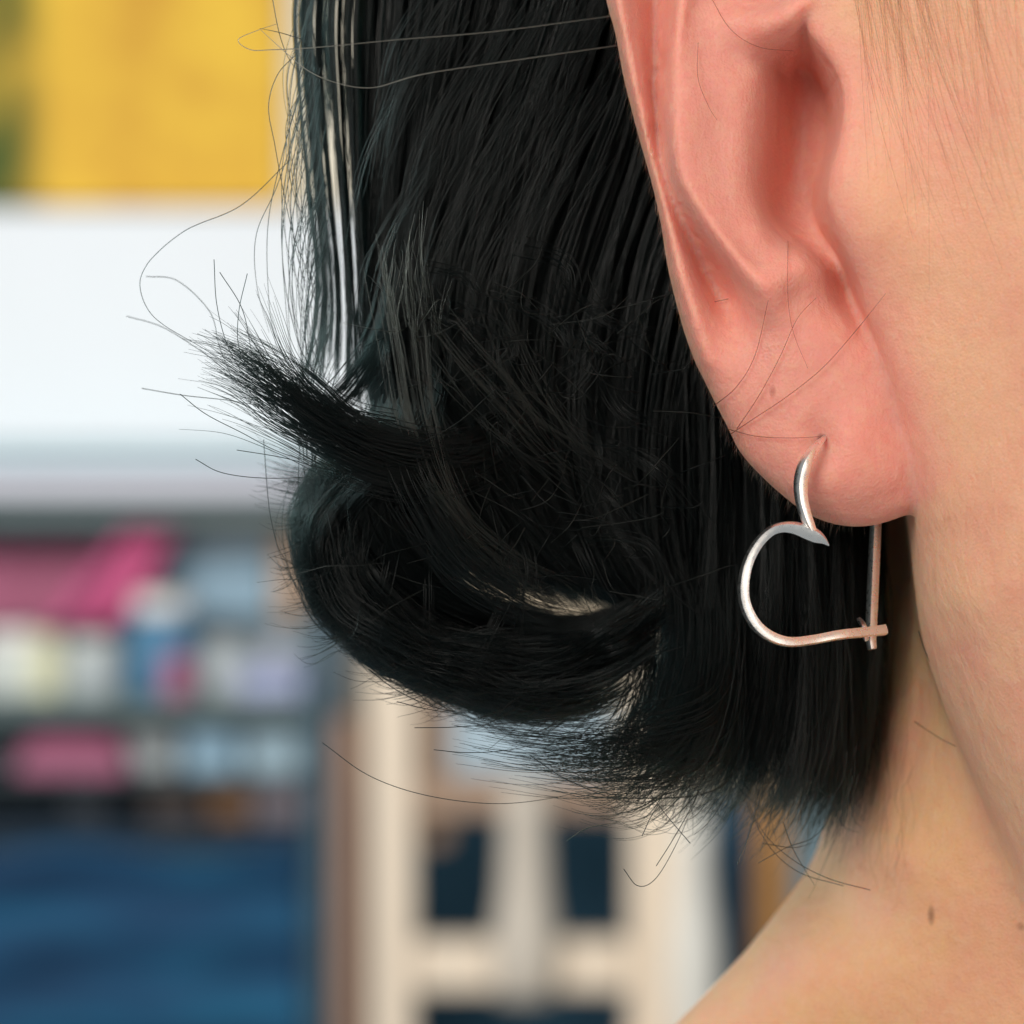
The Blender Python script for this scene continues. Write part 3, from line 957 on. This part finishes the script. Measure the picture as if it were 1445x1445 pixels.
# bottom fringe of the curl with tips that point left
for _ in range(62):
    x, y = rng.uniform(900, 1040), rng.uniform(900, 1060)
    lx = rng.uniform(600, 930)
    ly = 1044 + (lx - 640) * .36 + rng.normal() * 22
    lock([(x, y - 120, 1.2), (x, y, .9), (x - 36, (y + ly) / 2 + 30, .6), ((x + lx) / 2 - 10, ly + 14, .4), (lx, ly - 6, .3)], 9, 12, 30, depth=.3, amp=4, tmin=.6)
for _ in range(9):
    a = rng.uniform(-26, 26)
    lock([(560 + a, 560, .9), (530 + a, 680, .8), (560 + a, 776, .8), (650 + a, 850, .9), (790 + a, 880, 1.1)], 130, 20, 15, depth=.6, amp=4, start=.4)
# flip lock to the left
flip = [(720, 600, .7), (640, 640, .4), (560, 644, .15), (480, 614, .0), (410, 566, 0.), (350, 524, 0.), (290, 490, 0.)]
for _ in range(15):
    a, b = rng.normal() * 16, rng.uniform(-1, 1)
    fl2 = [(x + a + rng.normal() * 8 * i / 6, y + b * (20 + 3 * i) + rng.normal() * 5, d + .1 * rng.random()) for i, (x, y, d) in enumerate(flip)]
    lock(fl2, 42, 15, 11, depth=.4, amp=4, tmin=rng.uniform(.25, .5), start=.35, fan=rng.uniform(6, 36), wild=.16)
lock([(a, b + 22, d + .1) for a, b, d in flip], 260, 32, 34, depth=.4, amp=6, tmin=.36, start=.3, fan=46, wild=.2)
lock([(560, 600, .2), (500, 590, 0), (440, 560, 0), (400, 510, 0), (370, 450, 0), (345, 400, 0)], 34, 20, 34, depth=.2, amp=4, tmin=.5, fan=20)
lock([(600, 700, .6), (520, 690, .9), (450, 690, 1.1), (400, 680, 1.3), (360, 670, 1.4)], 130, 30, 40, depth=.4, amp=6, tmin=.5)
# curtain strand bundle that turns left into the flip
lock([(560, 380, 1), (540, 470, .9), (500, 540, .7), (460, 580, .4), (420, 600, .2)], 130, 18, 22, depth=.3, tmin=.7)
# loose locks in front of the dark mass
brown = []
for _ in range(9):
    a, b = rng.normal() * 18, rng.normal() * 12
    lock([(545 + a, 330 + b, .8), (572 + a, 470 + b, .5), (592 + a * .8, 600 + b, .3), (636 + a * .6, 710, .25), (716 + a * .5, 790 - a * .4, .3), (812, 838 - a * .5, .5)], 9, 10, 9, depth=.3, amp=6, tmin=.5, start=.6, out=brown, wild=.2)
for _ in range(6):
    a, b = rng.normal() * 14, rng.normal() * 12
    lock([(552 + a, 370 + b, .8), (630 + a, 480 + b, .4), (706 + a, 566 + b, .35), (780, 640 + b, .4), (860, 700 + b, .6)], 6, 7, 6, depth=.2, amp=6, tmin=.5, start=.6, out=brown, wild=.2)
for _ in range(5):
    a, b = rng.normal() * 20, rng.normal() * 20
    lock([(670 + a, 350 + b, .9), (712 + a, 470 + b, .6), (756 + a, 556 + b, .5), (830, 620 + b, .5), (910, 670 + b, .7)], 5, 7, 6, depth=.2, amp=6, tmin=.5, start=.6, out=brown, wild=.2)
for _ in range(16):
    x, y = rng.uniform(545, 640), rng.uniform(420, 520)
    lock([(x, y, .6), (x - rng.uniform(5, 20), y - 60, .45), (x - rng.uniform(-14, 20), y - rng.uniform(110, 170), .4)], 3, 4, 7, depth=.1, amp=3, tmin=.5, out=brown)
lock([(560, 620, .3), (590, 700, .2), (650, 790, .2), (740, 850, .3), (820, 870, .4)], 150, 40, 22, depth=.5, amp=6, start=.5, wild=.15)
for _ in range(170):           # stray short hairs that cross the mass
    x, y = rng.uniform(540, 960), rng.uniform(420, 840)
    a = rng.uniform(0, 6.28)
    L = rng.uniform(50, 150)
    dx, dy = math.cos(a) * L, math.sin(a) * L * .7
    lock([(x, y, .5), (x + dx * .5 + rng.normal() * 14, y + dy * .5 + rng.normal() * 14, .35), (x + dx, y + dy, .4)], 1, 6, 4, amp=2, out=brown if rng.random() < .5 else strands, r=.003)
for _ in range(70):           # diagonal surface hairs above, behind the ear
    x, y = rng.uniform(600, 880), rng.uniform(-60, 260)
    L = rng.uniform(150, 340)
    lock([(x, y, .9), (x - L * .3, y + L * .5, .8), (x - L * .42, y + L, .8)], 5, 12, 8, amp=3, r=.003)

# single strays traced from the photograph
stray = [
    [(900, 60, .6), (760, 80, .5), (600, 104, .45), (520, 124, .4), (450, 108, .3), (410, 80, .3), (368, 42, .3)],
    [(880, 20, .6), (700, 44, .5), (560, 56, .5), (430, 68, .4), (350, 70, .3), (334, 62, .3), (345, 50, .3), (390, 34, .4)],
    [(425, 55, .3), (395, 46, .2), (366, 40, .2)],
    [(383, -10, .4), (395, 50, .4), (412, 90, .5), (436, 110, .6)],
    [(420, 75, .4), (392, 105, .4), (379, 150, .4), (388, 205, .4), (402, 280, .5), (420, 350, .6), (455, 420, .8)],
    [(428, 150, .5), (392, 260, .5), (362, 330, .5), (362, 400, .6), (380, 470, .8)],
    [(424, 130, .5), (398, 220, .5), (378, 320, .6), (380, 430, .6), (392, 500, .6)],
    [(430, 170, .6), (410, 240, .6), (398, 330, .7), (404, 440, .8), (412, 520, .8)],
    [(410, 225, .5), (340, 290, .5), (262, 325, .5), (210, 370, .5), (198, 405, .5), (220, 450, .4), (300, 500, .3), (380, 560, .2)],
    [(206, 390, 1.), (250, 396, 1.), (296, 440, .8), (310, 490, .6), (330, 540, .4)],
    [(178, 446, 1.2), (230, 462, 1.), (290, 500, .6), (340, 540, .3)],
    [(200, 548, .8), (260, 558, .6), (330, 566, .3), (400, 580, .2)],
    [(302, 366, 0), (306, 430, 0), (322, 490, 0), (350, 540, 0)],
    [(310, 384, 0), (340, 432, 0), (352, 480, 0), (356, 520, 0)],
    [(349, 386, 0), (337, 440, 0), (337, 490, 0), (356, 530, 0)],
    [(276, 648, 0), (310, 666, 0), (360, 674, 0), (420, 674, .2), (480, 668, .5)],
    [(254, 556, 0), (290, 584, 0), (340, 610, 0), (400, 640, .1), (480, 660, .3)],
    [(334, 635, 0), (400, 646, 0), (470, 664, .2), (560, 670, .5)],
    [(372, 620, .8), (378, 700, .7), (384, 740, .7), (396, 780, .8), (430, 830, 1.)],
    [(455, 1048, .3), (520, 1094, .3), (600, 1122, .3), (700, 1134, .4), (790, 1124, .5), (880, 1100, .7)],
    [(585, 1027, 0), (640, 1026, .1), (720, 1020, .3), (800, 1006, .6)],
    [(612, 1058, 0), (660, 1062, .1), (720, 1058, .3), (800, 1040, .6)],
    [(520, 944, .3), (560, 974, .3), (620, 1000, .4), (700, 1010, .6)],
    [(560, 990, .3), (600, 1000, .3), (660, 1010, .4)],
    [(748, 1066, 0), (800, 1100, .1), (880, 1130, .2), (990, 1140, .5)],
    [(800, 1186, .6), (830, 1168, .5), (875, 1160, .5)],
    [(880, 1226, .2), (900, 1250, .2), (925, 1240, .2), (955, 1190, .3), (985, 1120, .5)],
    [(926, 1222, .1), (950, 1184, .1), (980, 1130, .3), (1000, 1080, .6)],
    [(906, 1180, .1), (920, 1150, .1), (940, 1120, .3)],
    [(974, 1190, .1), (940, 1150, .2), (910, 1110, .4)],
    [(1228, 1256, .8), (1170, 1240, .8), (1120, 1214, .8), (1080, 1178, .9), (1055, 1130, 1.)],
    [(1190, 1250, 1.), (1130, 1232, .9), (1090, 1200, .9), (1060, 1150, 1.)],
    [(1070, 1218, .8), (1110, 1196, .8), (1150, 1180, 1.), (1180, 1140, 1.2)],
    [(1076, 1190, .8), (1120, 1196, .8), (1150, 1188, 1.)],
    [(1105, 1160, .8), (1120, 1200, .8), (1150, 1250, .9)],
    [(1040, 1220, .6), (1060, 1170, .7), (1080, 1100, .9)],
    [(430, 730, .6), (490, 670, .3), (560, 640, .2), (640, 600, .2), (700, 548, .2)],
    [(1296, 890, 1.), (1306, 920, .9), (1322, 955, .8)],
    [(1290, 1018, 1.6), (1330, 1044, 1.4), (1366, 1060, 1.2)],
]
stray_s = [(catmull(g, NP), .0034) for g in stray[2:]]
long_s = [(catmull(g, NP), .0056) for g in stray[:2]]
for _ in range(90):          # fine flyaways along the left outline and below
    y0 = rng.uniform(-40, 520)
    x0 = 430 + .06 * y0 + rng.uniform(-6, 12)
    L = rng.uniform(180, 460)
    b = rng.uniform(4, 34)
    lock([(x0 + 10, y0, .8), (x0 - b, y0 + L * .4, .7), (x0 - b * .7, y0 + L * .75, .8), (x0 + 18, y0 + L, .9)], 1, 6, 6, amp=1.2, out=stray_s, r=.0028, wild=0)
for _ in range(70):
    u = rng.random()
    x0, y0 = 420 + 520 * u, 780 + 340 * u ** .8
    a = rng.uniform(-.6, .9)
    L = rng.uniform(30, 90)
    lock([(x0 + 50, y0 - 40, .8), (x0, y0, .6), (x0 - L * math.cos(a), y0 + L * math.sin(a) * .7, .5)], 1, 5, 5, amp=3, out=stray_s, r=.003)
for _ in range(60):
    x0 = rng.uniform(960, 1200); y0 = rng.uniform(1100, 1160)
    a = rng.uniform(.3, 2.6); L = rng.uniform(30, 80)
    lock([(x0 + 10, y0 - 60, 1.3), (x0, y0, 1.2), (x0 + L * math.cos(a), y0 + L * math.sin(a), 1.1)], 1, 8, 8, amp=4, out=stray_s, r=.003)


def curves_obj(name, items, mat, parent, world=False, tip=.35):
    cu = bpy.data.hair_curves.new(name)
    cu.add_curves([len(p) for p, _ in items])
    P = np.concatenate([p for p, _ in items])
    if not world:
        P = wpa(P)
    P = P - PO
    cu.position_data.foreach_set('vector', P.astype(f32).ravel())
    R = np.concatenate([r * (1 - (1 - tip) * np.linspace(0, 1, len(p)) ** 3) for p, r in items]).astype(f32)
    ra = cu.attributes.get('radius') or cu.attributes.new('radius', 'FLOAT', 'POINT')
    ra.data.foreach_set('value', R)
    cu.materials.append(mat)
    o = bpy.data.objects.new(name, cu)
    return link(o, parent)


curves_obj('hair', strands, M_hair, person)
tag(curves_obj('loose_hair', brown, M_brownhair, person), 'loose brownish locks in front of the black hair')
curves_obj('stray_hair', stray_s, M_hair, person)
curves_obj('long_stray_hair', long_s, hair_mat('lighter_brown_hair', (0.10, 0.075, 0.045), .4, ior=1.5), person)  # two long strays of a paler brown than the loose locks


def on_skin(F, path, lift=.03):
    """hairs that lie over a relief surface"""
    g = catmull([(a, b, 0.0) for a, b in path], NP)
    for _ in range(4):
        w = wpa(g)
        g[:, 2] = F(w[:, 0], w[:, 2]) - lift
    return g


lobe = [[(1032, 612), (1065, 590), (1110, 560), (1160, 520), (1205, 470), (1250, 414)],
        [(1040, 605), (1070, 560), (1100, 505), (1125, 450), (1152, 420)],
        [(1006, 574), (1040, 545), (1066, 500), (1084, 424)],
        [(1028, 606), (1070, 616), (1120, 618), (1156, 616)],
        [(1112, 340), (1112, 420), (1120, 470), (1140, 520)],
        [(985, 60), (985, 110), (1000, 150), (1012, 170)],
        [(1000, -10), (1030, 40), (1070, 66), (1120, 72)]]
items = []
for i, g in enumerate(lobe):
    F = (lambda x, z: np.minimum(Fe(x, z), np.where(x > 2.95, Fc(x, z), 9)))
    items.append((on_skin(F, g, .05), .0042 if i < 4 else .0026))
M_thin = hair_mat('fine_hair', (0.04, 0.022, 0.018), .4)
curves_obj('lobe_hair', items, M_thin, person)
# faint hair in front of the ear
items = []
for _ in range(170):
    x0 = rng.choice([1225, 1262, 1330, 1390], p=[.34, .34, .22, .1]) + rng.normal() * 26; y0 = rng.uniform(-230, -10)
    L = rng.uniform(150, 420)
    dx = rng.uniform(.0, .36)
    items.append((on_skin(Fc, [(x0, y0), (x0 + dx * L * .4, y0 + L * .5), (x0 + dx * L, y0 + L)], rng.uniform(.01, .07)), rng.uniform(.0007, .0014)))
curves_obj('sideburn', items, hair_mat('sideburn_hair', (0.07, 0.05, 0.035), .4), person)

# wisps on the nape and down on the ear
items = []
for _ in range(110):
    x0, y0 = rng.uniform(1165, 1290), rng.uniform(1000, 1190)
    x0 = max(x0, 1165 + (1190 - y0) * .25)
    L = rng.uniform(40, 130)
    items.append((on_skin(Fn, [(x0, y0), (x0 + rng.normal() * 5 - 4, y0 + L * .5), (x0 + rng.normal() * 9 - 10, y0 + L)], rng.uniform(.0, .06)), rng.uniform(.0004, .001)))
curves_obj('nape_hair', items, M_thin, person)
items = []
edge_px = catmull([(858, 0, 0), (880, 110, 0), (900, 190, 0), (932, 315, 0), (957, 440, 0), (1000, 552, 0), (1042, 638, 0), (1105, 702, 0), (1180, 743, 0)], 400)
for _ in range(900):
    q = edge_px[rng.integers(0, 400)]
    a, b = q[0] + rng.uniform(-1, 50) * rng.random(), q[1]
    L = rng.uniform(7, 20)
    g = np.stack([a + np.array([0, -.35, -.5]) * L * rng.uniform(-.2, 1), b + np.array([0, .5, 1.0]) * L, np.zeros(3)], -1)
    items.append((on_skin(Fe, [tuple(v[:2]) for v in g], .02), .0006))
curves_obj('ear_down', items, hair_mat('pale_down', (0.45, 0.30, 0.2), .4, ior=1.5), person)

# ------------------------------------------------------------------ earring
ke = N('silver')
nz = ke.noise(26, 4, .6, ke.coord())
ke.b.inputs['Base Color'].default_value = (0.97, 0.945, 0.92, 1)
ke.b.inputs['Metallic'].default_value = 1.0
ke.l(ke.ramp(nz.outputs[0], [(0.3, 0.24), (0.75, 0.38)]), ke.b.inputs['Roughness'])
bp = ke.n('ShaderNodeBump'); bp.inputs['Strength'].default_value = .05; bp.inputs['Distance'].default_value = .02
mpn = ke.n('ShaderNodeMapping'); ke.l(ke.coord(), mpn.inputs[0]); mpn.inputs['Scale'].default_value = (1, 1, 3)
ke.l(ke.noise(9, 4, .6, mpn.outputs[0]).outputs[0], bp.inputs['Height'])
ke.l(bp.outputs[0], ke.b.inputs['Normal'])
M_silver = ke.m
er = empty('earring', wp(1140, 740, -.2))
tag(er, 'silver open heart earring of square wire hooked through the ear lobe', 'earring')
EO = np.array(er.location)


def square_wire(name, rows, parent, mat=M_silver, m=70, twist=0.6, sides=12, power=5.0, flat=1.0, bev_end=True):
    """rows: px, py, depth, half width px -> a swept wire of rounded square section"""
    R = catmull(rows, m)
    P = wpa(R[:, :3]) - EO
    hw = R[:, 3] / PXC
    T = np.gradient(P, axis=0); T /= np.linalg.norm(T, axis=1)[:, None]
    V, F = [], []
    view = np.array([0, -1.0, 0])
    for i in range(m):
        nrm = np.cross(T[i], view); nrm /= np.linalg.norm(nrm) + 1e-9
        bi = np.cross(nrm, T[i])
        ang0 = twist if np.isscalar(twist) else np.interp(i / (m - 1), np.linspace(0, 1, len(twist)), twist)
        for s in range(sides):
            a = 2 * math.pi * s / sides + math.pi / sides
            c, q = math.cos(a), math.sin(a)
            rr = (abs(c) ** power + abs(q) ** power) ** (-1 / power)
            c, q = c * rr, q * rr * flat
            ca, sa = math.cos(ang0), math.sin(ang0)
            c, q = c * ca - q * sa, c * sa + q * ca
            V.append(P[i] + hw[i] * (c * nrm + q * bi))
    for i in range(m - 1):
        for s in range(sides):
            F.append((i * sides + s, i * sides + (s + 1) % sides, (i + 1) * sides + (s + 1) % sides, (i + 1) * sides + s))
    F.append(tuple(range(sides))[::-1]); F.append(tuple((m - 1) * sides + s for s in range(sides)))
    o = mesh_obj(name, V, F, mat, parent)
    bm = bmesh.new(); bm.from_mesh(o.data)
    bmesh.ops.recalc_face_normals(bm, faces=bm.faces)
    bm.to_mesh(o.data); bm.free()
    sh = o.modifiers.new('edge', 'EDGE_SPLIT'); sh.split_angle = math.radians(32)
    return o


square_wire('hook', [(1170, 612, .2, 2.5), (1160, 621, -.07, 3.4), (1148, 634, -.2, 5.5), (1136, 655, -.26, 7.8), (1130, 680, -.26, 8.2), (1131, 704, -.26, 7.6), (1136, 724, -.26, 7), (1143, 742, -.25, 6), (1152, 757, -.24, 3)], er, twist=.55)
square_wire('heart', [(1170, 770, -.22, .7), (1163, 763, -.22, 4.6), (1153, 757, -.22, 8.6), (1140, 751, -.22, 9.4), (1122, 745, -.22, 8), (1104, 744, -.22, 6.6), (1087, 750, -.22, 6.3), (1069, 768, -.22, 6.5), (1055, 795, -.22, 6.8), (1049, 826, -.22, 7.1), (1052, 854, -.2, 7.2),
                      (1066, 881, -.16, 7.4), (1087, 898, -.1, 7.2), (1114, 906, -.02, 6.8), (1147, 903, .1, 6.6), (1185, 896, .22, 6.8), (1222, 892, .36, 7), (1248, 889, .46, 7.6)], er, m=120, twist=.3)
square_wire('post', [(1238, 660, .86, 7), (1236, 730, .84, 7), (1233, 800, .8, 7), (1230, 870, .68, 7), (1229, 900, .62, 6.4), (1231, 916, .6, 5.4)], er, twist=.5)
square_wire('catch', [(1212, 874, .5, 3.2), (1217, 880, .44, 3.6), (1220, 890, .40, 4.2), (1222, 902, .46, 4)], er, m=20, twist=.3)
print('strands', len(strands), len(brown), len(stray_s), 'skin', len(V))
